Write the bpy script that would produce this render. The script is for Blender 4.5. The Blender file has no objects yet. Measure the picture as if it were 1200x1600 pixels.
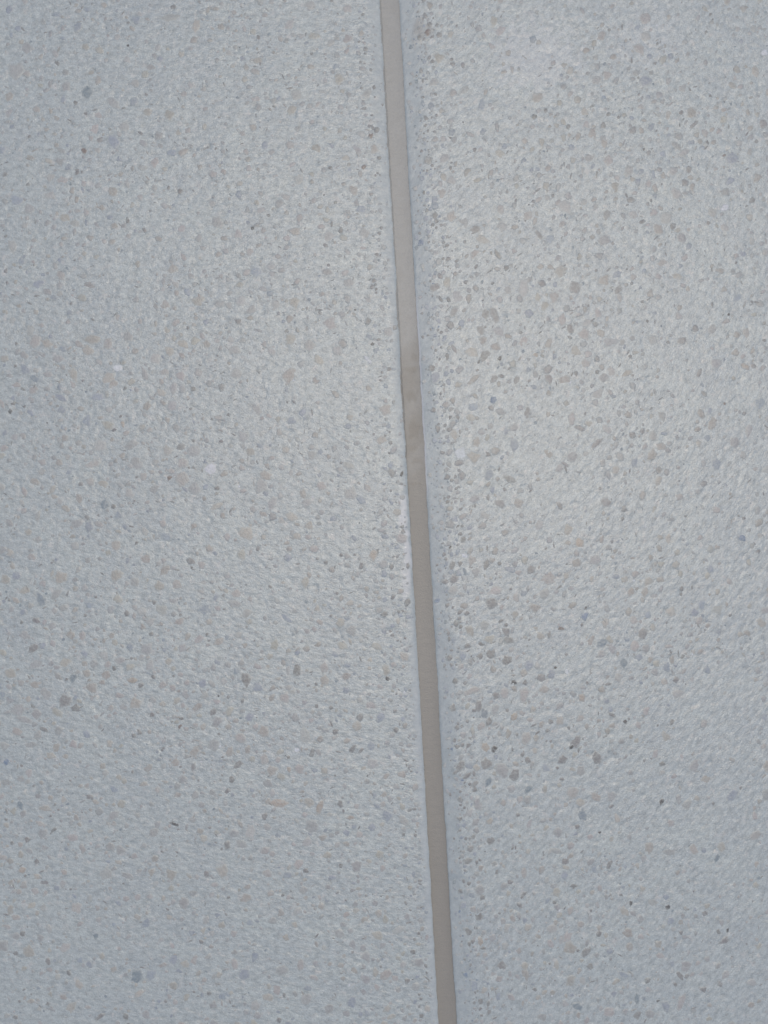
import bpy, math, random
import numpy as np

random.seed(7)
rng = np.random.default_rng(11)
S = bpy.context.scene
COL = S.collection
MM = 0.001
PX = 0.0004                       # metres of pavement per photograph pixel
TILT = math.radians(3.24)         # the joint leans this much in the picture
CT, ST = math.cos(TILT), math.sin(TILT)


def uv_of(x, y):
    """photograph pixel -> pavement coordinates (u across the joint, v along it)"""
    dx, dy = x - 654.2, y - 800.0
    return (dx * CT - dy * ST) * PX, -(dx * ST + dy * CT) * PX


# ------------------------------------------------------------------ camera
HALF = 800 * PX
VFOV = math.radians(66)
cam_d = bpy.data.cameras.new('camera')
cam = bpy.data.objects.new('camera', cam_d)
COL.objects.link(cam)
cx, cy = uv_of(600, 800)
cam.location = (cx, cy, HALF / math.tan(VFOV / 2))
cam.rotation_euler = (0, 0, -TILT)
cam_d.sensor_fit = 'VERTICAL'
cam_d.sensor_height = 36
cam_d.lens = 18 / math.tan(VFOV / 2)
cam_d.clip_start = 0.01
cam_d.clip_end = 1000
cam_d.dof.use_dof = True
cam_d.dof.focus_distance = cam.location.z + 0.022
cam_d.dof.aperture_fstop = 3.5
S.camera = cam

# ------------------------------------------------------------------ sky, sun, exposure
SUN_EL = math.radians(78.5)
SUN_AZ = math.radians(36)         # measured clockwise from +Y (up in the picture)
w = bpy.data.worlds.new('World')
S.world = w
w.use_nodes = True
nt = w.node_tree
nt.nodes.clear()
sky = nt.nodes.new('ShaderNodeTexSky')
sky.sky_type = 'NISHITA'
sky.sun_disc = False
sky.sun_elevation = SUN_EL
sky.sun_rotation = SUN_AZ
sky.air_density = 1.0
sky.dust_density = 1.5
sky.ozone_density = 1.0
bg = nt.nodes.new('ShaderNodeBackground')
bg.inputs['Strength'].default_value = 0.15
wo = nt.nodes.new('ShaderNodeOutputWorld')
nt.links.new(sky.outputs[0], bg.inputs[0])
nt.links.new(bg.outputs[0], wo.inputs[0])

sun_d = bpy.data.lights.new('sun', 'SUN')
sun_d.energy = 1.5
sun_d.angle = math.radians(14)
sun_d.color = (1.0, 0.875, 0.68)
sun = bpy.data.objects.new('sun', sun_d)
COL.objects.link(sun)
sun.rotation_euler = (math.pi / 2 - SUN_EL, 0, -SUN_AZ + math.pi)
sun.location = (1, 1, 3)

S.view_settings.view_transform = 'Standard'
S.view_settings.look = 'None'
S.view_settings.gamma = 1
S.view_settings.use_curve_mapping = False
S.view_settings.exposure = -0.31


# ------------------------------------------------------------------ numeric noise
def _hash(ix, iy, seed):
    h = (ix.astype(np.int64) * 374761393 + iy.astype(np.int64) * 668265263 + seed * 1442695041) & 0xffffffff
    h = ((h ^ (h >> 13)) * 1274126177) & 0xffffffff
    h = (h ^ (h >> 16)) & 0xffff
    return h / 32767.5 - 1.0


def vn(x, y, seed):
    """smooth value noise in -1..1"""
    x = np.asarray(x, float); y = np.asarray(y, float)
    ix, iy = np.floor(x), np.floor(y)
    fx, fy = x - ix, y - iy
    fx = fx * fx * fx * (fx * (fx * 6 - 15) + 10)
    fy = fy * fy * fy * (fy * (fy * 6 - 15) + 10)
    a = _hash(ix, iy, seed); b = _hash(ix + 1, iy, seed)
    c = _hash(ix, iy + 1, seed); d = _hash(ix + 1, iy + 1, seed)
    return (a * (1 - fx) + b * fx) * (1 - fy) + (c * (1 - fx) + d * fx) * fy


def sstep(a, b, x):
    t = np.clip((x - a) / (b - a), 0, 1)
    return t * t * (3 - 2 * t)


def edge_u(v, side):
    """distance of the slab's arris from the joint's centre line"""
    v = np.asarray(v, float)
    sd = 3 if side > 0 else 9
    o = 0 * v
    return (5.75 + 0.22 * vn(v * 18, o, sd) + 0.17 * vn(v * 140, o, sd + 1) + 0.15 * vn(v * 420, o, sd + 2) + 0.55 * np.clip(vn(v * 95, o, sd + 30) - 0.55, 0, 1)) * MM


def paste_width(v, side):
    """width of the smooth tooled margin along the joint"""
    o = 0 * np.asarray(v, float)
    if side > 0:
        return (11.8 + 2.0 * vn(v * 14, o, 21) + 2.4 * vn(v * 70, o, 22) + 1.8 * vn(v * 190, o, 25)) * MM
    return (4.8 + 4.5 * sstep(0.02, 0.22, v) + 1.2 * vn(v * 17, o, 23) + 1.4 * vn(v * 80, o, 24) + 0.9 * vn(v * 200, o, 26)) * MM


def height(d, v, side):
    """surface height of a slab at distance d from its arris"""
    pw = paste_width(v, side)
    rough = sstep(0.55, 1.15, d / pw)
    if side > 0:
        n = np.clip(1 - d / (pw * 1.0), 0, 1)
        z = -(1.45 + 0.95 * (1 - sstep(-0.26, -0.02, v))) * n ** 1.3 - 0.4 * np.clip(1 - d / (0.0013), 0, 1) ** 2
        # brushed texture runs up to the right
        a = math.radians(50)
        p, q = d * math.cos(a) + v * math.sin(a), -d * math.sin(a) + v * math.cos(a)
        f1 = vn(p * 270, q * 400, 31); f2 = vn(p * 620, q * 860, 32)
    else:
        n = np.clip(1 - d / (pw * 0.8), 0, 1)
        z = -0.8 * n ** 1.7 - 0.4 * np.clip(1 - d / (0.0013), 0, 1) ** 2
        a = math.radians(-14)
        p, q = d * math.cos(a) - v * math.sin(a), d * math.sin(a) + v * math.cos(a)
        f1 = vn(p * 270, q * 390, 41); f2 = vn(p * 600, q * 840, 42)
    g = vn(d * 60, v * 60, 51 + side)
    z = z + rough * (0.12 * f1 + 0.08 * f2 + 0.12 * g) + (1 - rough) * (0.05 * vn(d * 300, v * 220, 61) + 0.03 * vn(d * 700, v * 600, 62))
    # small pits left by the wash
    k = vn(d * 330, v * 330, 71 + side)
    z = z - rough * 0.30 * sstep(0.62, 0.92, k)
    z = z + 0.25 * vn(d * 9, v * 9, 81 + side)
    return z * MM


# ------------------------------------------------------------------ materials
def mat(name):
    m = bpy.data.materials.new(name)
    m.use_nodes = True
    n = m.node_tree.nodes
    n.clear()
    out = n.new('ShaderNodeOutputMaterial')
    b = n.new('ShaderNodeBsdfPrincipled')
    m.node_tree.links.new(b.outputs[0], out.inputs[0])
    return m, m.node_tree, b


class NT:
    def __init__(s, t): s.t = t

    def node(s, typ, **kw):
        n = s.t.nodes.new(typ)
        for k, v in kw.items():
            if k in n.inputs: n.inputs[k].default_value = v
            else: setattr(n, k, v)
        return n

    def link(s, a, b): s.t.links.new(a, b)

    def coord(s, rot=0.0, scale=(1, 1, 1)):
        c = s.node('ShaderNodeTexCoord')
        m = s.node('ShaderNodeMapping')
        m.vector_type = 'TEXTURE'
        m.inputs['Rotation'].default_value = (0, 0, rot)
        m.inputs['Scale'].default_value = tuple(1 / q for q in scale)
        s.link(c.outputs['Object'], m.inputs['Vector'])
        return m.outputs[0]

    def noise(s, vec, scale, detail=2.0, rough=0.5, dist=0.0):
        n = s.node('ShaderNodeTexNoise')
        n.inputs['Scale'].default_value = scale
        n.inputs['Detail'].default_value = detail
        n.inputs['Roughness'].default_value = rough
        n.inputs['Distortion'].default_value = dist
        s.link(vec, n.inputs['Vector'])
        return n.outputs['Fac']

    def rng(s, v, a, b, c, d):
        n = s.node('ShaderNodeMapRange')
        for i, x in enumerate((a, b, c, d)): n.inputs[i + 1].default_value = x
        s.link(v, n.inputs[0])
        return n.outputs[0]

    def math(s, op, a, b=None):
        n = s.node('ShaderNodeMath', operation=op)
        for i, x in enumerate((a, b)):
            if x is None: continue
            if isinstance(x, (int, float)): n.inputs[i].default_value = x
            else: s.link(x, n.inputs[i])
        return n.outputs[0]

    def mix(s, fac, a, b, blend='MIX'):
        n = s.node('ShaderNodeMix', data_type='RGBA', blend_type=blend)
        for i, x in ((0, fac), (6, a), (7, b)):
            if isinstance(x, (int, float)): n.inputs[i].default_value = x
            elif isinstance(x, tuple): n.inputs[i].default_value = (*x, 1)
            else: s.link(x, n.inputs[i])
        return n.outputs[2]

    def attr(s, name, out='Fac'):
        n = s.node('ShaderNodeAttribute', attribute_name=name)
        return n.outputs[out]

    def grey(s, v):
        n = s.node('ShaderNodeCombineColor')
        for i in range(3): s.link(v, n.inputs[i])
        return n.outputs[0]

    def bump(s, h, strength, dist, normal=None):
        n = s.node('ShaderNodeBump')
        n.inputs['Strength'].default_value = strength
        n.inputs['Distance'].default_value = dist
        s.link(h, n.inputs['Height'])
        if normal: s.link(normal, n.inputs['Normal'])
        return n.outputs[0]


MATRIX = (0.498, 0.533, 0.500)     # washed light cement with pale sand


def concrete_colour(t, rot, sc, warm):
    plain = t.coord()
    brushed = t.coord(rot, sc)
    c = t.mix(t.rng(t.noise(plain, 7, 3, 0.6), 0.35, 0.65, 0, 1), MATRIX, warm)
    c = t.mix(t.rng(t.noise(plain, 45, 3, 0.6), 0.3, 0.7, 0, 0.7), c, (0.432, 0.464, 0.455))
    f = t.rng(t.noise(brushed, 330, 3, 0.65), 0.30, 0.62, 0.76, 1.06)      # sandy grain
    c = t.mix(1.0, c, t.grey(f), 'MULTIPLY')
    g = t.rng(t.noise(plain, 1150, 2, 0.7), 0.25, 0.7, 0.80, 1.14)         # single grains
    c = t.mix(1.0, c, t.grey(g), 'MULTIPLY')
    h = t.noise(plain, 210, 2, 0.5)
    c = t.mix(t.rng(h, 0.60, 0.72, 0, 0.5), c, (0.60, 0.57, 0.52))         # pale sand
    return c, plain, brushed


def make_concrete(name, rot, sc, warm):
    m, tree, b = mat(name)
    t = NT(tree)
    c, plain, brushed = concrete_colour(t, rot, sc, warm)
    # beyond the nearest half metre the aggregate is carried by the material
    vo = t.node('ShaderNodeTexVoronoi')
    vo.inputs['Scale'].default_value = 130
    t.link(plain, vo.inputs['Vector'])
    sep = t.node('ShaderNodeSeparateColor')
    t.link(vo.outputs['Color'], sep.inputs[0])
    size = t.rng(sep.outputs[0], 0, 1, 0.12, 0.52)
    inside = t.math('LESS_THAN', vo.outputs['Distance'], size)
    ramp = t.node('ShaderNodeValToRGB')
    e = ramp.color_ramp.elements
    e[0].color = (0.28, 0.29, 0.30, 1); e[1].color = (0.48, 0.45, 0.40, 1)
    e.new(0.3).color = (0.38, 0.38, 0.38, 1); e.new(0.6).color = (0.42, 0.43, 0.45, 1)
    t.link(sep.outputs[1], ramp.inputs[0])
    far = t.math('MULTIPLY', inside, t.attr('far'))
    c = t.mix(far, c, ramp.outputs[0])
    # smooth cement paste of the tooled margin; its shading is tinted in too
    paste = t.attr('paste')
    pn = t.noise(plain, 120, 3, 0.6)
    pcol = t.mix(t.rng(pn, 0.35, 0.65, 0, 1), (0.372, 0.410, 0.412), (0.435, 0.465, 0.452))
    c = t.mix(t.math('MULTIPLY', paste, t.rng(t.noise(plain, 260, 3, 0.6), 0.3, 0.7, 0.25, 0.85)), c, pcol)
    c = t.mix(t.attr('smear_and_lit_edge'), c, (0.62, 0.62, 0.61))  # pale cement smears, plus edge highlights painted in
    c = t.mix(t.attr('stain'), c, (0.30, 0.25, 0.20))
    t.link(c, b.inputs['Base Color'])
    b.inputs['Specular IOR Level'].default_value = 1.0
    t.link(t.math('ADD', t.rng(t.noise(plain, 300, 2), 0.3, 0.7, 0.28, 0.40), t.math('MULTIPLY', t.attr('paste'), 0.16)), b.inputs['Roughness'])
    amp = t.rng(paste, 0, 1, 1.0, 0.5)
    h1 = t.math('MULTIPLY', t.noise(brushed, 620, 3, 0.6), amp)
    n1 = t.bump(h1, 0.85, 0.00042)
    h2 = t.math('MULTIPLY', t.noise(plain, 1500, 2, 0.6), amp)
    n2 = t.bump(h2, 0.65, 0.0003, n1)
    t.link(n2, b.inputs['Normal'])
    return m


def make_stone(name, per_object):
    m, tree, b = mat(name)
    t = NT(tree)
    if per_object:
        oi = t.node('ShaderNodeObjectInfo')
        col = oi.outputs['Color']
    else:
        col = t.attr('tint', 'Color')
    g = t.node('ShaderNodeNewGeometry')
    pos = g.outputs['Position']
    f = t.rng(t.noise(pos, 420, 3, 0.65), 0.3, 0.7, 0.86, 1.12)
    c = t.mix(1.0, col, t.grey(f), 'MULTIPLY')
    c = t.mix(1.0, c, t.grey(t.rng(t.noise(pos, 1300, 2, 0.7), 0.3, 0.7, 0.9, 1.08)), 'MULTIPLY')
    # cement film left on the rim and in blotches
    film = t.math('ADD', t.attr('rim'), t.rng(t.noise(pos, 520, 3, 0.6), 0.25, 0.75, -0.60, 0.60))
    film = t.rng(film, -0.05, 1.0, 0.10, 0.97)
    mc = t.mix(1.0, (0.482, 0.505, 0.470), t.grey(t.rng(t.noise(pos, 900, 2, 0.7), 0.25, 0.7, 0.84, 1.06)), 'MULTIPLY')
    c = t.mix(film, c, mc)
    t.link(c, b.inputs['Base Color'])
    b.inputs['Roughness'].default_value = 0.42
    b.inputs['Specular IOR Level'].default_value = 0.75
    t.link(t.bump(t.noise(pos, 900, 3, 0.6), 0.7, 0.0004), b.inputs['Normal'])
    return m


M_LEFT = make_concrete('washed_concrete_left', math.radians(-12), (0.68, 1.12, 1), (0.465, 0.497, 0.472))
M_RIGHT = make_concrete('washed_concrete_right', math.radians(52), (0.62, 1.12, 1), (0.482, 0.514, 0.490))
M_STONE = make_stone('aggregate_stone', True)
M_GRIT = make_stone('aggregate_grit', False)


def make_sealant():
    m, tree, b = mat('sealant_rubber')
    t = NT(tree)
    p = t.coord()
    c = t.mix(t.rng(t.noise(t.coord(0, (1, 0.25, 1)), 60, 3, 0.6), 0.3, 0.7, 0, 1), (0.326, 0.303, 0.260), (0.300, 0.280, 0.240))
    # dust wiped over the upper stretch; its end is smeared
    dust = t.attr('dust')
    dn = t.rng(t.noise(p, 160, 4, 0.7, 1.2), 0.2, 0.8, 0.55, 1.0)
    c = t.mix(t.math('MULTIPLY', dust, dn), c, (0.415, 0.407, 0.370))
    c = t.mix(1.0, c, t.grey(t.rng(t.noise(p, 1500, 2, 0.6), 0.3, 0.7, 0.95, 1.04)), 'MULTIPLY')
    c = t.mix(t.attr('grime'), c, (0.235, 0.205, 0.160))
    t.link(c, b.inputs['Base Color'])
    b.inputs['Roughness'].default_value = 0.48
    b.inputs['Specular IOR Level'].default_value = 0.65
    h = t.noise(t.coord(0, (0.3, 1, 1)), 420, 3, 0.6)
    n = t.bump(h, 0.5, 0.0004)
    t.link(t.bump(t.noise(p, 1700, 2), 0.6, 0.0003, n), b.inputs['Normal'])
    return m


M_SEAL = make_sealant()


def make_ground():
    m, tree, b = mat('gravelly_ground')
    t = NT(tree)
    p = t.coord()
    c = t.mix(t.rng(t.noise(p, 0.8, 5, 0.6), 0.3, 0.7, 0, 1), (0.30, 0.27, 0.23), (0.22, 0.20, 0.17))
    c = t.mix(1.0, c, t.grey(t.rng(t.noise(p, 60, 4, 0.7), 0.25, 0.75, 0.7, 1.2)), 'MULTIPLY')
    t.link(c, b.inputs['Base Color'])
    b.inputs['Roughness'].default_value = 0.9
    t.link(t.bump(t.noise(p, 90, 4, 0.6), 0.8, 0.01), b.inputs['Normal'])
    return m


# ------------------------------------------------------------------ mesh helpers
def mesh_np(name, V, F, material, smooth=True, attrs=None):
    """V (n,3), F (m,k) arrays -> mesh"""
    me = bpy.data.meshes.new(name)
    n, (m, k) = len(V), F.shape
    me.vertices.add(n)
    me.vertices.foreach_set('co', np.ascontiguousarray(V, np.float32).ravel())
    me.loops.add(m * k)
    me.loops.foreach_set('vertex_index', np.ascontiguousarray(F, np.int32).ravel())
    me.polygons.add(m)
    me.polygons.foreach_set('loop_start', np.arange(0, m * k, k, dtype=np.int32))
    me.polygons.foreach_set('loop_total', np.full(m, k, np.int32))
    me.polygons.foreach_set('use_smooth', np.full(m, smooth, bool))
    me.update(calc_edges=True)
    for an, av in (attrs or {}).items():
        if av.ndim == 2:
            a = me.attributes.new(an, 'FLOAT_COLOR', 'POINT')
            a.data.foreach_set('color', np.ascontiguousarray(av, np.float32).ravel())
        else:
            a = me.attributes.new(an, 'FLOAT', 'POINT')
            a.data.foreach_set('value', np.ascontiguousarray(av, np.float32))
    me.materials.append(material)
    me.validate()
    return me


def link(name, me, parent=None):
    o = bpy.data.objects.new(name, me)
    COL.objects.link(o)
    o.parent = parent
    return o


def grow(a, b, first, ratio):
    out, x, st = [], a, first
    while x < b:
        out.append(x); x += st; st *= ratio
    return out + [b]


# ------------------------------------------------------------------ ground
gm = bpy.data.meshes.new('ground')
R = 400
gm.from_pydata([(-R, -R, 0), (R, -R, 0), (R, R, 0), (-R, R, 0)], [], [(0, 1, 2, 3)])
gm.materials.append(make_ground())
ground = link('ground', gm)
ground.location.z = -0.06
ground['kind'] = 'structure'

# ------------------------------------------------------------------ the two slabs
FINE = 0.00095
STAIN = [(655, 45, 7, 22, 0.35), (669, 48, 8, 12, 0.30), (648, 60, 4, 20, 0.20)]
SMEAR = [(630, 800, 7, 40, 0.8), (636, 860, 6, 50, 0.7), (633, 912, 6, 30, 0.6), (627, 780, 4, 14, 0.6)]

WIPE = [(646, 558, 7, 9, 0.30), (640, 576, 13, 5, 0.32), (645, 618, 10, 11, 0.34), (647, 672, 10, 13, 0.36),
        (644, 700, 13, 5, 0.25), (652, 720, 10, 5, 0.28), (648, 756, 12, 3, 0.30)]


def blobs(items, u, v, seed):
    a = np.zeros_like(u)
    for x, y, rx, ry, k in items:
        bu, bv = uv_of(x, y)
        j = 0.5 * vn(u * 500, v * 300, seed)
        r = np.sqrt(((u - bu) / (rx * PX)) ** 2 + ((v - bv) / (ry * PX)) ** 2) + j
        a = np.maximum(a, k * (1 - sstep(0.5, 1.15, r)))
    return a


def make_slab(side, material, label):
    d0 = 0.25 if side > 0 else 0.29
    near = [0, 0.0003, 0.0007]
    dd = near + list(np.arange(0.0013, d0, FINE)) + grow(d0 + FINE, 2.4, FINE * 2, 1.35)
    v0 = 0.345
    core = list(np.arange(-v0, v0, FINE))
    tail = grow(v0, 2.6, FINE * 2, 1.35)
    vv = [-x for x in tail[::-1]] + core[1:] + tail
    dd = np.array([dd[0], dd[0]] + dd + [dd[-1], dd[-1]])
    vv = np.array([vv[0], vv[0]] + vv + [vv[-1], vv[-1]])
    nd, nv = len(dd), len(vv)
    D, Vv = np.meshgrid(dd, vv, indexing='ij')
    U = edge_u(Vv, side) + D
    Z = height(D, Vv, side)
    Z[0, :] = -0.10; Z[-1, :] = -0.10; Z[:, 0] = -0.10; Z[:, -1] = -0.10
    X = side * U
    P = np.stack([X, Vv, Z], -1).reshape(-1, 3)
    I = np.arange(nd * nv).reshape(nd, nv)
    a, b, c, d = I[:-1, :-1], I[1:, :-1], I[1:, 1:], I[:-1, 1:]
    keep = np.ones((nd - 1, nv - 1), bool)
    keep[1, :] = False; keep[-2, :] = False; keep[:, 1] = False; keep[:, -2] = False
    keep[0, 0] = keep[0, -1] = keep[-1, 0] = keep[-1, -1] = False
    F = np.stack([a, b, c, d] if side > 0 else [a, d, c, b], -1)[keep]
    pw = paste_width(Vv, side)
    paste = 1 - sstep(0.45, 1.20, D / pw + 0.28 * vn(D * 330, Vv * 330, 91) + 0.10 * vn(D * 800, Vv * 800, 92))
    far = np.maximum(sstep(d0 - 0.02, d0, D), sstep(v0 - 0.02, v0, np.abs(Vv)))
    stain = blobs(STAIN, X, Vv, 95) if side > 0 else np.zeros_like(X)
    smear_and_lit_edge = blobs(SMEAR, X, Vv, 96) if side < 0 else np.zeros_like(X)
    if side > 0:
        smear_and_lit_edge = blobs([(835, 90, 70, 60, 0.30), (1010, 60, 60, 45, 0.18)], X, Vv, 98)
    if side > 0:      # lit edge highlight painted along the middle of the right slab's arris
        smear_and_lit_edge = np.maximum(smear_and_lit_edge, 0.85 * (1 - sstep(0.0005, 0.0014, D)) * sstep(0.005, 0.02, Vv) * (1 - sstep(0.12, 0.15, Vv)))
    else:
        smear_and_lit_edge = np.maximum(smear_and_lit_edge, 0.15 * (1 - sstep(0.002, 0.006, D)) * (1 - sstep(-0.12, -0.02, Vv)))  # lower lip facing the sun, painted a little paler
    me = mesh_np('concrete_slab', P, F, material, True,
                 dict(paste=paste.ravel(), far=far.ravel(), stain=stain.ravel(), smear_and_lit_edge=smear_and_lit_edge.ravel()))
    o = link('concrete_slab', me)
    o['label'] = label
    o['category'] = 'slab'
    o['kind'] = 'thing'
    o['group'] = 'washed concrete pavement slabs'
    return o


slab_l = make_slab(-1, M_LEFT, 'pale washed concrete slab left of the joint, with beige and grey pebbles')
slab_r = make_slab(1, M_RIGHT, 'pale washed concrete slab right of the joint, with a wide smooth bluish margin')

# ------------------------------------------------------------------ sealant in the joint
def make_seal():
    us = np.concatenate([np.linspace(-7.4, -5.0, 9), np.linspace(-4.6, 4.6, 15), np.linspace(5.0, 7.2, 9)]) * MM
    v0 = 0.345
    vv = np.array([-x for x in grow(v0, 2.6, 0.004, 1.35)[::-1]] + list(np.arange(-v0, v0, 0.0011))[1:] + grow(v0, 2.6, 0.004, 1.35))
    U, V = np.meshgrid(us, vv, indexing='ij')
    o = 0 * V
    depth = 1.65 + 1.75 * (1 - sstep(-0.28, 0.0, V)) + 0.12 * vn(V * 22, o, 101)
    cup = 0.45 + 0.35 * (1 - sstep(-0.3, 0.0, V))
    Z = (-depth - cup * (1 - np.clip(np.abs(U) / (5.9 * MM), 0, 1) ** 2.2)) * MM
    # tooling ripples where the bead was wiped twice
    win = sstep(0.005, 0.03, V) * (1 - sstep(0.085, 0.115, V))
    Z += MM * win * (0.10 * vn(U * 70 + V * 25, V * 75 - U * 50, 102) + 0.03 * vn(U * 260, V * 330, 103))
    Z += MM * win * 0.07 * np.clip(vn(U * 70 + 3, V * 620 - U * 160, 110), -0.2, 1)
    Z += MM * (0.03 * vn(U * 300, V * 200, 104) + 0.02 * vn(U * 800, V * 700, 111))
    # a feather of sealant left on the left slab's arris
    ul = edge_u(V, -1)
    d = -U - ul
    hl = height(np.maximum(d, 0), V, -1)
    reach = (0.55 + 0.5 * vn(V * 60, o, 105) + 0.3 * vn(V * 220, o, 106)) * MM * sstep(0.02, 0.05, V) * (1 - sstep(0.30, 0.36, V))
    on = (d > -0.0001) & (d < reach) & (U < 0)
    Z = np.where(on, hl + 0.00010, np.where((U < 0) & (d >= reach), np.minimum(Z, hl - 0.0008), Z))
    dr = U - edge_u(V, 1)
    hr = height(np.maximum(dr, 0), V, 1)
    Z = np.where((U > 0) & (dr > 0), np.minimum(Z, hr - 0.0006), Z)
    dust = sstep(0.045, 0.125, V + 0.035 * vn(U * 90, V * 60 - U * 45, 107) + 0.008 * vn(U * 420, V * 260, 108))
    dust = np.clip(dust + 0.35 * sstep(0.1, 0.8, vn(U * 70 + 9, V * 62 - U * 55, 109)) * win, 0, 1)
    grime = 0.22 * on.astype(float)
    grime = np.maximum(grime, 0.14 * sstep(0.82, 0.98, np.abs(U) / (5.75 * MM)) * sstep(-0.05, 0.1, V))
    grime = np.maximum(grime, blobs(WIPE, U, V, 97))
    nu, nv = U.shape
    top = np.stack([U, V, Z], -1).reshape(-1, 3)
    I = np.arange(nu * nv).reshape(nu, nv)
    F = np.stack([I[:-1, :-1], I[1:, :-1], I[1:, 1:], I[:-1, 1:]], -1).reshape(-1, 4)
    # closed underside of the bead
    n0 = len(top)
    bot = []
    for v in (vv[0], vv[-1]):
        for u in (us[0], us[-1]): bot.append((u, v, -0.012))
    top = np.vstack([top, bot])
    F = np.vstack([F, [[n0, n0 + 2, n0 + 3, n0 + 1]]])
    z1 = np.zeros(4)
    return mesh_np('joint_sealant', top, F, M_SEAL, True,
                   dict(dust=np.concatenate([dust.ravel(), z1]), grime=np.concatenate([grime.ravel(), z1])))


seal = link('joint_sealant', make_seal())
seal['label'] = 'long taupe rubber sealant strip filling the joint between the two concrete slabs'
seal['category'] = 'sealant'

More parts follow.
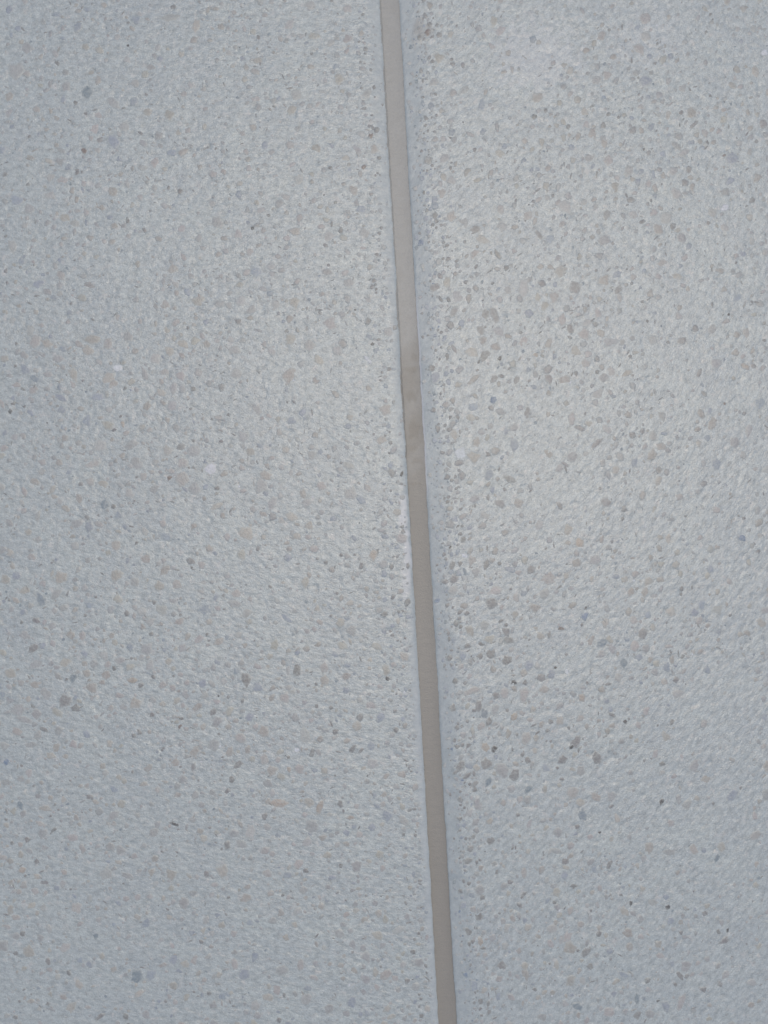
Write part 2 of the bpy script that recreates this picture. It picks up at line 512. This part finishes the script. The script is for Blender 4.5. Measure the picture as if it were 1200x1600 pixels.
# ------------------------------------------------------------------ stones
# x y length width angle(degrees, 0 = pick one) kind -- positions read off the photograph
SEEN = '''
137 144 19 15 80 T|178 222 22 16 115 B|156 218 13 10 0 D|212 31 13 10 0 B|267 27 30 11 5 G|41 75 18 15 0 G|200 71 4 4 0 K|25 110 22 20 0 L|103 136 16 13 0 G|176 160 22 12 0 G|221 261 15 12 0 G|207 263 10 8 0 D|198 287 13 8 0 G|154 180 16 13 0 P|131 236 10 9 0 R|147 202 18 16 0 P|241 88 11 9 0 G|153 290 11 9 0 G|172 340 11 7 0 B|45 325 15 13 0 G|25 312 19 13 0 B|80 278 17 10 0 L|20 385 18 13 0 L
60 443 12 17 0 B|140 445 18 10 0 D|293 456 11 11 0 B|255 440 14 7 80 G|270 420 16 13 0 Y|258 517 16 13 0 Y|145 530 24 14 5 E|200 525 16 13 0 G|53 591 19 10 -55 T|137 548 18 16 0 Y|90 560 18 11 0 G|67 555 22 8 -40 G|55 533 17 14 0 P|184 575 14 10 -10 W|115 585 22 13 0 Y|170 590 24 16 0 Y|176 600 18 10 20 E|226 585 23 9 -70 G|271 606 20 11 85 G|285 607 16 10 100 G|251 613 14 13 0 Y|241 558 20 16 0 L|152 620 22 11 -20 B|270 635 18 14 0 G|16 642 7 6 0 K|73 661 4 3 0 K|24 683 14 10 0 G|6 700 14 10 0 P|157 695 20 16 0 L|145 725 24 10 10 P|181 720 9 6 0 D|215 726 16 12 0 G|108 738 9 7 0 B|163 788 14 11 0 T|265 747 10 6 40 R|192 663 10 6 0 O
346 605 13 9 0 D|380 681 19 14 0 G|407 696 16 9 0 B|456 657 14 11 0 B|472 644 12 10 0 B|328 732 19 15 0 W|302 705 19 15 0 G|285 748 22 18 0 P|304 762 18 16 0 G|283 698 15 11 30 D|408 759 22 14 65 G|425 787 23 15 65 G|426 807 12 12 0 D|385 835 25 19 -20 Y|377 866 16 13 0 Y|260 838 20 11 -15 B|298 877 18 9 0 D|258 891 20 12 0 E|250 916 16 14 0 Y|368 943 22 10 -10 G|477 910 19 13 75 Y|447 965 20 9 0 B|340 790 20 10 0 Y|487 711 15 12 0 G|455 807 18 11 0 Y|320 953 18 12 0 B|212 720 15 13 0 G
395 357 6 5 0 K|340 348 19 16 0 G|310 372 12 10 0 G|414 226 13 11 0 B|436 318 15 11 0 G|565 326 16 11 0 B|570 365 18 14 0 G|580 212 10 7 0 R|568 261 9 6 0 R|508 383 9 7 0 D|400 424 15 14 0 B|310 470 17 16 0 Y|555 484 4 4 0 K|500 489 7 5 0 D|582 537 6 5 0 K|590 547 15 11 0 B|527 547 15 12 0 G|498 562 17 15 0 Y|450 586 23 20 0 E|455 530 17 15 0 Y|575 563 15 6 0 W|470 568 12 10 0 G|392 484 16 12 0 G
418 1040 17 14 0 Y|463 1047 20 12 70 D|450 1048 18 9 75 G|385 1062 20 15 70 D|403 1075 18 12 0 B|318 1068 16 12 0 B|340 1035 10 8 0 B|360 1110 16 10 0 Y|333 1112 14 10 0 D|412 1143 16 14 0 E|333 1163 18 15 0 G|344 1166 4 4 0 W|475 1150 22 17 80 L|440 1155 10 9 0 D|463 1173 15 9 0 W|487 1176 14 8 60 D|498 1176 12 8 0 G|507 1141 11 9 0 G|524 1143 10 9 0 D|550 1170 13 8 40 D|565 1172 11 5 40 D|542 1158 13 8 20 E|563 1120 13 9 0 D|372 1195 17 10 20 D|452 1202 9 7 0 O|363 1218 10 9 0 D|332 1240 16 11 0 G|437 1255 27 11 -10 O|500 1260 20 12 65 O|512 1218 19 11 0 G|548 1277 13 6 10 O|532 1256 12 8 0 D|487 1290 20 17 0 G|414 1276 13 8 0 D|355 1321 13 9 0 D|478 1360 9 9 0 D|450 1366 14 10 20 B|467 1350 17 12 0 P|322 1366 10 10 0 D|302 1198 14 6 80 D|574 1212 4 3 0 K|390 1300 19 15 0 L
182 898 20 16 70 E|95 902 18 16 0 Y|40 922 16 14 0 Y|65 937 23 12 -60 T|140 945 16 9 0 B|36 956 11 9 0 B|57 970 13 8 -20 D|88 928 18 14 0 G|98 950 14 10 0 G|173 952 14 11 0 G|53 1012 18 14 30 D|57 1038 22 12 20 G|115 1060 17 10 0 T|72 1085 22 16 -50 G|102 1095 19 15 60 D|118 1106 14 12 0 D|17 1093 14 12 0 G|28 1109 22 18 0 G|40 1125 24 11 -25 G|90 1113 18 12 0 Y|203 1010 12 9 80 B|187 1032 14 13 0 G|208 1063 15 8 -10 O|70 1140 13 8 -30 D|26 1142 17 15 0 E|60 1148 16 10 0 G|93 1141 13 11 0 G|48 1164 24 8 5 G|8 1166 14 12 0 G|10 1190 12 9 0 N|5 1085 11 9 0 B|80 1181 15 8 0 Y|222 955 15 11 0 L|277 1094 15 10 0 Y|290 1085 14 12 0 G|282 1135 12 4 45 R|135 1147 14 12 0 B|236 1040 18 10 0 L
10 1222 17 14 0 G|32 1258 14 11 0 T|36 1272 13 10 0 G|113 1309 17 15 0 P|67 1302 14 12 0 G|68 1325 14 12 0 G|85 1296 9 7 0 D|41 1312 11 8 0 D|68 1378 14 13 0 D|140 1245 12 8 -20 D|178 1273 19 10 35 G|273 1288 15 5 0 K|246 1288 13 9 0 G|268 1365 18 14 0 E|285 1217 14 12 0 G|214 1525 20 16 80 T|237 1523 19 13 60 B|107 1520 9 7 0 D|140 1507 13 9 0 B|150 1463 13 9 0 T|25 1488 10 10 0 D|46 1488 19 18 0 E|75 1503 12 8 70 D|102 1480 18 14 0 P|218 1552 15 8 0 Y|228 1585 14 12 0 G|157 1588 15 8 0 D|35 1360 12 8 10 O|120 1420 19 14 0 P
856 905 18 13 0 P|851 928 16 15 0 G|844 994 14 11 0 E|914 963 14 9 65 N|915 950 6 3 45 K|877 982 9 6 0 R|922 1000 25 14 60 E|941 1004 16 14 0 T|940 1022 13 12 0 G|975 1036 15 11 -75 T|948 951 12 10 0 G|986 924 15 10 75 E|1007 924 16 9 75 E|983 956 14 8 0 E|991 969 13 12 0 P|1012 961 11 9 0 B|1085 957 12 11 0 B|1004 990 19 13 35 D|1049 955 14 12 0 Y|1092 970 14 10 0 P|846 1059 12 11 0 D|819 1086 24 13 70 P|851 1077 14 13 0 E|909 1090 12 11 0 O|885 1049 9 6 0 W|868 1043 5 4 0 K|803 1066 9 7 0 K|875 1102 14 8 35 G|874 1125 14 12 0 E|860 1127 8 7 0 D|900 1158 18 14 70 D|893 1167 7 5 0 K|933 1185 20 15 -70 D|977 1128 7 5 0 K|956 1117 11 6 -30 D|853 1201 12 12 0 B|879 1187 14 10 45 D|824 1188 11 9 0 D|896 1239 21 15 20 P|955 1245 18 14 0 G|910 1274 18 10 -85 T|964 1280 13 9 0 Y|1034 1252 11 6 60 K|1075 1258 18 11 65 G|955 1260 9 5 20 D|827 1285 22 7 60 G|1010 1110 14 8 60 P|1051 1128 10 7 0 D|1056 1062 11 9 0 D
709 1106 13 12 0 D|748 1103 16 9 80 D|757 1115 16 10 -80 T|775 1086 11 10 0 D|788 1083 16 13 0 P|774 1109 16 11 70 G|792 1110 23 15 -55 D|764 1128 13 9 35 D|740 1123 14 6 10 K|724 1148 11 9 0 G|804 1120 14 8 50 O|759 1168 14 11 -60 O|773 1170 11 8 45 K|760 1194 20 16 20 D|785 1205 24 15 -80 G|804 1210 18 13 65 D|720 1196 17 10 60 D|730 1212 16 7 35 D|743 1225 13 9 65 D|763 1221 17 9 65 T|798 1232 13 11 0 G|826 1232 15 10 45 T|732 1165 11 8 40 D|715 1167 9 7 0 D|720 1250 10 8 0 D|745 1252 12 11 0 G|738 1080 28 9 15 P|718 1083 13 8 0 G
747 1260 18 10 -70 G|767 1312 14 11 60 D|732 1345 16 8 10 D|749 1432 14 11 60 D|733 1456 16 13 -70 D|751 1472 15 8 -70 O|739 1471 7 6 0 D|813 1415 11 8 -50 D|775 1363 12 10 0 D|784 1507 13 12 0 D|729 1524 11 8 -40 N|743 1540 19 13 60 B|798 1378 13 8 -30 D|818 1398 15 7 40 D|770 1465 13 11 0 G|750 1390 15 13 0 G|726 1414 14 10 0 B
706 338 18 13 60 E|724 345 22 13 -75 G|743 358 16 11 20 D|753 374 22 12 0 Y|742 397 19 8 40 E|784 353 18 14 0 G|825 336 18 14 0 P|842 367 18 8 -60 D|859 373 14 12 0 B|884 323 22 18 0 L|948 335 16 10 80 D|986 313 13 9 0 D|717 462 20 15 70 G|726 484 20 13 65 D|709 487 18 11 60 D|704 508 11 11 0 D|751 517 15 10 -80 D|757 490 15 13 0 D|773 493 23 10 -75 D|780 518 16 14 0 G|710 546 15 8 -65 D|757 556 20 14 20 D|738 550 18 16 0 Y|748 566 10 3 60 K|780 560 8 6 0 K|741 592 20 10 0 E|807 594 16 9 80 D|772 592 14 12 40 D|858 592 14 12 0 D|882 593 19 14 0 E|835 553 15 10 -50 O|856 577 14 10 40 D|899 450 18 16 0 D|847 443 13 9 -35 D|891 514 16 9 80 D|913 522 16 13 0 P|939 521 14 11 0 E|930 507 9 8 0 D|953 534 22 12 0 G|890 527 7 5 0 D|818 450 25 13 80 L|840 464 18 9 -80 Y|795 452 16 14 0 G|966 452 17 9 50 D|968 464 16 8 0 P|933 561 10 8 0 D|771 625 11 10 0 N|768 637 9 8 0 D|824 645 19 9 70 D|740 636 14 12 0 B|735 652 16 10 0 Y|907 669 17 7 -25 D|933 692 20 10 35 D|922 662 17 9 0 Y|791 676 17 9 0 B|804 696 18 14 60 B|752 676 11 10 0 G|710 680 18 12 0 Y|745 690 15 10 0 E|980 583 18 10 20 Y|955 580 14 11 0 P
720 707 18 15 0 W|717 723 16 8 -10 D|722 743 13 10 0 D|742 715 19 17 0 Y|858 709 19 11 -30 E|884 726 13 6 -45 D|796 749 21 8 -30 D|763 778 13 6 -80 D|781 787 17 11 -25 D|809 787 15 13 0 E|874 790 15 7 -70 D|889 827 18 15 0 E|906 848 14 14 0 O|940 842 12 8 70 E|854 857 12 10 40 D|724 843 12 9 70 D|704 855 6 5 0 K|760 882 17 8 65 D|707 882 17 11 60 D|726 892 12 6 -75 T|744 894 15 12 0 G|710 905 14 12 40 D|797 890 17 8 -20 B|830 890 13 10 60 D|857 902 19 14 30 E|775 922 22 12 0 P|769 942 17 16 0 D|791 986 13 12 0 D|758 977 15 13 0 G|719 956 11 8 40 D|725 868 11 8 0 W
1100 756 11 9 0 D|1087 513 12 10 0 D|1020 532 14 12 0 L|1066 532 14 11 30 D|1118 567 16 13 0 G|1093 582 14 9 0 D|1100 615 11 8 -40 D|1069 633 16 12 0 G|1095 646 14 12 0 E|1113 662 22 10 65 E|1132 631 5 4 0 R|1170 672 20 11 80 G|1187 630 15 13 0 B|1004 673 9 7 45 D|988 680 10 10 0 D|1030 735 11 10 0 D|1044 840 16 10 80 Y|1160 840 11 9 0 N|1022 797 14 8 80 Y|947 785 15 12 -30 D|975 795 9 9 0 D|1110 889 11 8 0 B|1177 573 12 9 0 D|1165 573 14 10 0 O|1138 491 5 5 0 K
953 1351 16 8 60 D|896 1384 15 7 -10 D|1044 1418 9 6 60 K|986 1412 8 5 60 K|1048 1438 14 10 60 B|1041 1402 9 9 0 B|1046 1332 18 11 -25 G|1084 1326 17 10 0 E|1100 1328 9 7 0 B|1120 1340 14 7 70 T|937 1301 4 4 0 K|916 1487 16 13 0 D|902 1572 18 12 -30 T|995 1560 19 7 90 T|996 1586 15 10 0 D|1012 1532 11 10 0 D|1063 1525 14 9 -60 D|1100 1546 10 9 0 D|1028 1564 6 5 0 K|1055 1538 6 5 0 D|1125 1537 10 7 0 D|1132 1470 15 9 10 D|1101 1427 9 8 0 D|1137 1453 8 4 80 K|1064 1457 7 6 0 D|975 1523 18 8 -30 B|887 1463 17 10 0 P|1065 1565 28 9 65 P|870 1330 18 10 -20 G|882 1345 12 9 0 D|1020 1410 16 12 0 L
943 151 7 6 0 N|1036 240 10 9 0 B|1006 233 5 4 0 K|1013 238 9 6 0 D|989 204 12 10 0 D|943 196 12 9 -70 D|1076 265 11 9 40 D|1030 265 9 8 0 D|1070 285 12 10 0 D|1051 353 11 9 0 D|1106 348 14 7 -70 D|1133 325 14 8 20 W|1195 83 10 9 0 W|1193 193 13 12 0 D|1083 195 16 6 30 D|1009 127 19 17 0 B|1131 243 6 4 0 R|1144 248 19 16 0 B|1044 180 16 12 0 Y|1002 268 8 8 0 B|1021 272 14 6 90 B|668 50 13 8 70 R|687 55 10 9 0 D|670 250 13 11 0 D|690 302 15 12 0 E|679 312 12 9 60 B|666 342 10 8 0 B|659 378 11 8 50 N|708 100 9 8 0 D|658 110 9 5 80 D|723 102 9 6 60 D|680 449 14 11 0 D|668 479 10 8 -50 B|687 431 10 9 0 D
616 512 9 6 70 D|612 740 15 9 -70 D|628 740 10 4 60 K|602 838 13 9 0 B|583 866 17 11 80 O|565 884 12 9 0 D|612 886 10 7 0 D|637 884 9 5 80 D|637 941 13 8 60 D|622 970 11 9 0 Y|600 960 11 9 0 D|532 972 14 12 0 Y|606 1060 10 6 0 K|685 938 13 8 20 N|704 1029 11 9 -20 D|723 1025 15 11 60 B|749 1026 14 10 55 D|768 1021 18 12 45 D|793 1032 16 14 45 D|753 1005 14 8 -15 D|687 999 10 6 -60 B|795 1000 16 12 0 D'''

BASE = dict(G=(0.385, 0.382, 0.365), D=(0.265, 0.256, 0.240), L=(0.44, 0.435, 0.405), Y=(0.445, 0.422, 0.365),
            E=(0.405, 0.378, 0.335), P=(0.44, 0.412, 0.382), O=(0.43, 0.37, 0.305), R=(0.24, 0.19, 0.16),
            B=(0.335, 0.365, 0.395), N=(0.20, 0.25, 0.33), T=(0.24, 0.28, 0.30), W=(0.67, 0.68, 0.69), K=(0.09, 0.085, 0.08))


def shape(seed):
    """one broken pebble face: a low crowned cap with an angular outline, unit half-length 1"""
    r = random.Random(seed)
    n = r.choice((6, 7, 8))
    ang = [2 * math.pi * (i + r.uniform(-0.36, 0.36)) / n for i in range(n)]
    rad = [r.uniform(0.70, 1.14) for _ in range(n)]
    if seed % 3 == 0:
        k = r.randrange(n); rad[k] *= 1.18; rad[(k + 4) % n] *= 0.86
    V, rim = [], []
    for s, z, e in ((1.16, -0.9, 1.3), (1.0, 0.10, 0.70), (0.70, 0.42, 0.10)):
        for a, q in zip(ang, rad):
            V.append((q * s * math.cos(a), q * s * math.sin(a), z + r.uniform(-0.12, 0.12)))
            rim.append(e)
    V.append((0, 0, 0.5)); rim.append(0.0)
    F = []
    for j in range(2):
        for i in range(n):
            a, b = j * n + i, j * n + (i + 1) % n
            F += [(a, b, b + n), (a, b + n, a + n)]
    for i in range(n):
        F.append((2 * n + i, 2 * n + (i + 1) % n, 3 * n))
    return np.array(V), np.array(F), np.array(rim)


SHAPES = [shape(i) for i in range(20)]
MESHES = [mesh_np('stone', V, F, M_STONE, True, dict(rim=rm)) for V, F, rm in SHAPES]


class Cells:
    def __init__(s): s.c = {}

    def free(s, u, v, r, gap=0.85):
        i, j = int(u // 0.006), int(v // 0.006)
        for a in range(i - 2, i + 3):
            for b in range(j - 2, j + 3):
                for (x, y, q) in s.c.get((a, b), ()):
                    if (x - u) ** 2 + (y - v) ** 2 < ((r + q) * gap) ** 2: return False
        return True

    def add(s, u, v, r):
        s.c.setdefault((int(u // 0.006), int(v // 0.006)), []).append((u, v, r))


cells = Cells()
stones = {1: [], -1: []}


def tint(k, f=1.0):
    c = BASE[k]
    j = random.uniform(0.93, 1.07) * f
    return tuple(max(0.0, min(1.0, q * j * random.uniform(0.985, 1.015))) for q in c)


for line in SEEN.strip().split('\n'):
    for it in line.split('|'):
        x, y, l, wd, a, k = it.split()
        u, v = uv_of(float(x), float(y))
        side = 1 if u > 0 else -1
        l, wd, a = float(l), float(wd), float(a)
        if a == 0: a = random.uniform(0, 180)
        ang = math.radians(a) + TILT
        stones[side].append((u, v, l * 0.62 * PX, wd * 0.62 * PX, ang, tint(k, 1.16 if k == 'D' and float(y) < 820 else 1.0), k))
        cells.add(u, v, 0.27 * (l + wd) * PX)


def filler(n, lo, hi, kinds, gap, ratio=(0.55, 0.95), f=1.0, margin=1.0, patchy=True, band=None):
    done = tries = 0
    while done < n and tries < n * 14:
        tries += 1
        u = random.uniform(-0.275, 0.238); v = random.uniform(-0.338, 0.338)
        if band:
            u = random.uniform(*band)
        side = 1 if u > 0 else -1
        d = abs(u) - float(edge_u(v, side))
        if d < float(paste_width(v, side)) * margin: continue
        near = math.exp(-(d - 0.012) / 0.03) if side > 0 else 0.3
        if patchy and random.random() > 0.62 + 0.6 * float(vn(u * 22, v * 22, 131)) + 0.4 * near: continue
        l = lo + (hi - lo) * random.random() ** 1.8
        wd = l * random.uniform(*ratio)
        r = 0.27 * (l + wd) * PX
        if not cells.free(u, v, r, gap): continue
        if side > 0: ang = math.radians(random.gauss(55, 38))
        else: ang = math.radians(random.gauss(-12, 50))
        k = random.choice(kinds)
        stones[side].append((u, v, l * 0.54 * PX, wd * 0.54 * PX, ang, tint(k, f), k))
        cells.add(u, v, r)
        done += 1


filler(1500, 11, 21, 'GGLLYYPPBEE', 0.9, f=0.96)
filler(300, 6, 13, 'DDGGB', 0.8, margin=0.7, patchy=False, band=(0.013, 0.028))
filler(200, 5, 11, 'DDGGB', 0.8, margin=0.75, patchy=False, band=(-0.022, -0.009))
filler(2600, 6, 12, 'GGGDLLYYPBE', 0.9, f=0.95)
filler(2400, 3, 6.5, 'GGGDLTEP', 0.9, f=1.04)
filler(1900, 5, 12, 'DDGGE', 0.35, ratio=(0.18, 0.34), f=0.95)       # thin dark slivers painting the shadows at stone edges
filler(150, 2, 4, 'KDD', 0.5)  # tiny dark grains painted in for the shade inside small pits
filler(160, 2.5, 6, 'WLL', 0.6)
filler(330, 3, 10, 'BBGGLLDT', 0.8, margin=0.2, patchy=False, band=(0.0075, 0.020))
filler(110, 3, 8, 'BGGLLD', 0.8, margin=0.2, patchy=False, band=(-0.016, -0.0075))
filler(150, 2.5, 6, 'DDNT', 0.8, margin=0.4, patchy=False, band=(0.008, 0.020))


def put(side, slab):
    L = sorted(stones[side], key=lambda s: -s[2] * s[3])
    single, rest = L[:300], L[300:]

    def place(s):
        u, v = s[0], s[1]
        d = max(0.0, abs(u) - float(edge_u(v, side)))
        z = float(height(np.array(d), np.array(v), side))
        low = 0.5 if s[6] == 'K' else 1.0
        return z, (0.20 * MM + 0.045 * min(s[2], s[3])) * low

    for s in single:
        o = bpy.data.objects.new('stone', MESHES[random.randrange(len(MESHES))])
        z, h = place(s)
        o.location = (s[0], s[1], z)
        o.rotation_euler = (0, 0, s[4])
        o.scale = (s[2], s[3], h)
        o.color = (*s[5], 1)
        o.parent = slab
        COL.objects.link(o)
    VV, FF, RR, CC, n = [], [], [], [], 0
    for s in rest:
        V, F, rm = SHAPES[random.randrange(len(SHAPES))]
        z, h = place(s)
        ca, sa = math.cos(s[4]), math.sin(s[4])
        X, Y = V[:, 0] * s[2], V[:, 1] * s[3]
        VV.append(np.stack([s[0] + X * ca - Y * sa, s[1] + X * sa + Y * ca, z + V[:, 2] * h], -1))
        FF.append(F + n); n += len(V)
        RR.append(rm)
        CC.append(np.tile(np.array([*s[5], 1.0]), (len(V), 1)))
    me = mesh_np('small_stones_and_shade_slivers', np.vstack(VV), np.vstack(FF), M_GRIT, True,
                 dict(rim=np.concatenate(RR), tint=np.vstack(CC)))
    o = link('small_stones_and_shade_slivers', me, slab)  # also holds the dark slivers that stand for stone-edge shade
    o['kind'] = 'stuff'


put(-1, slab_l)
put(1, slab_r)
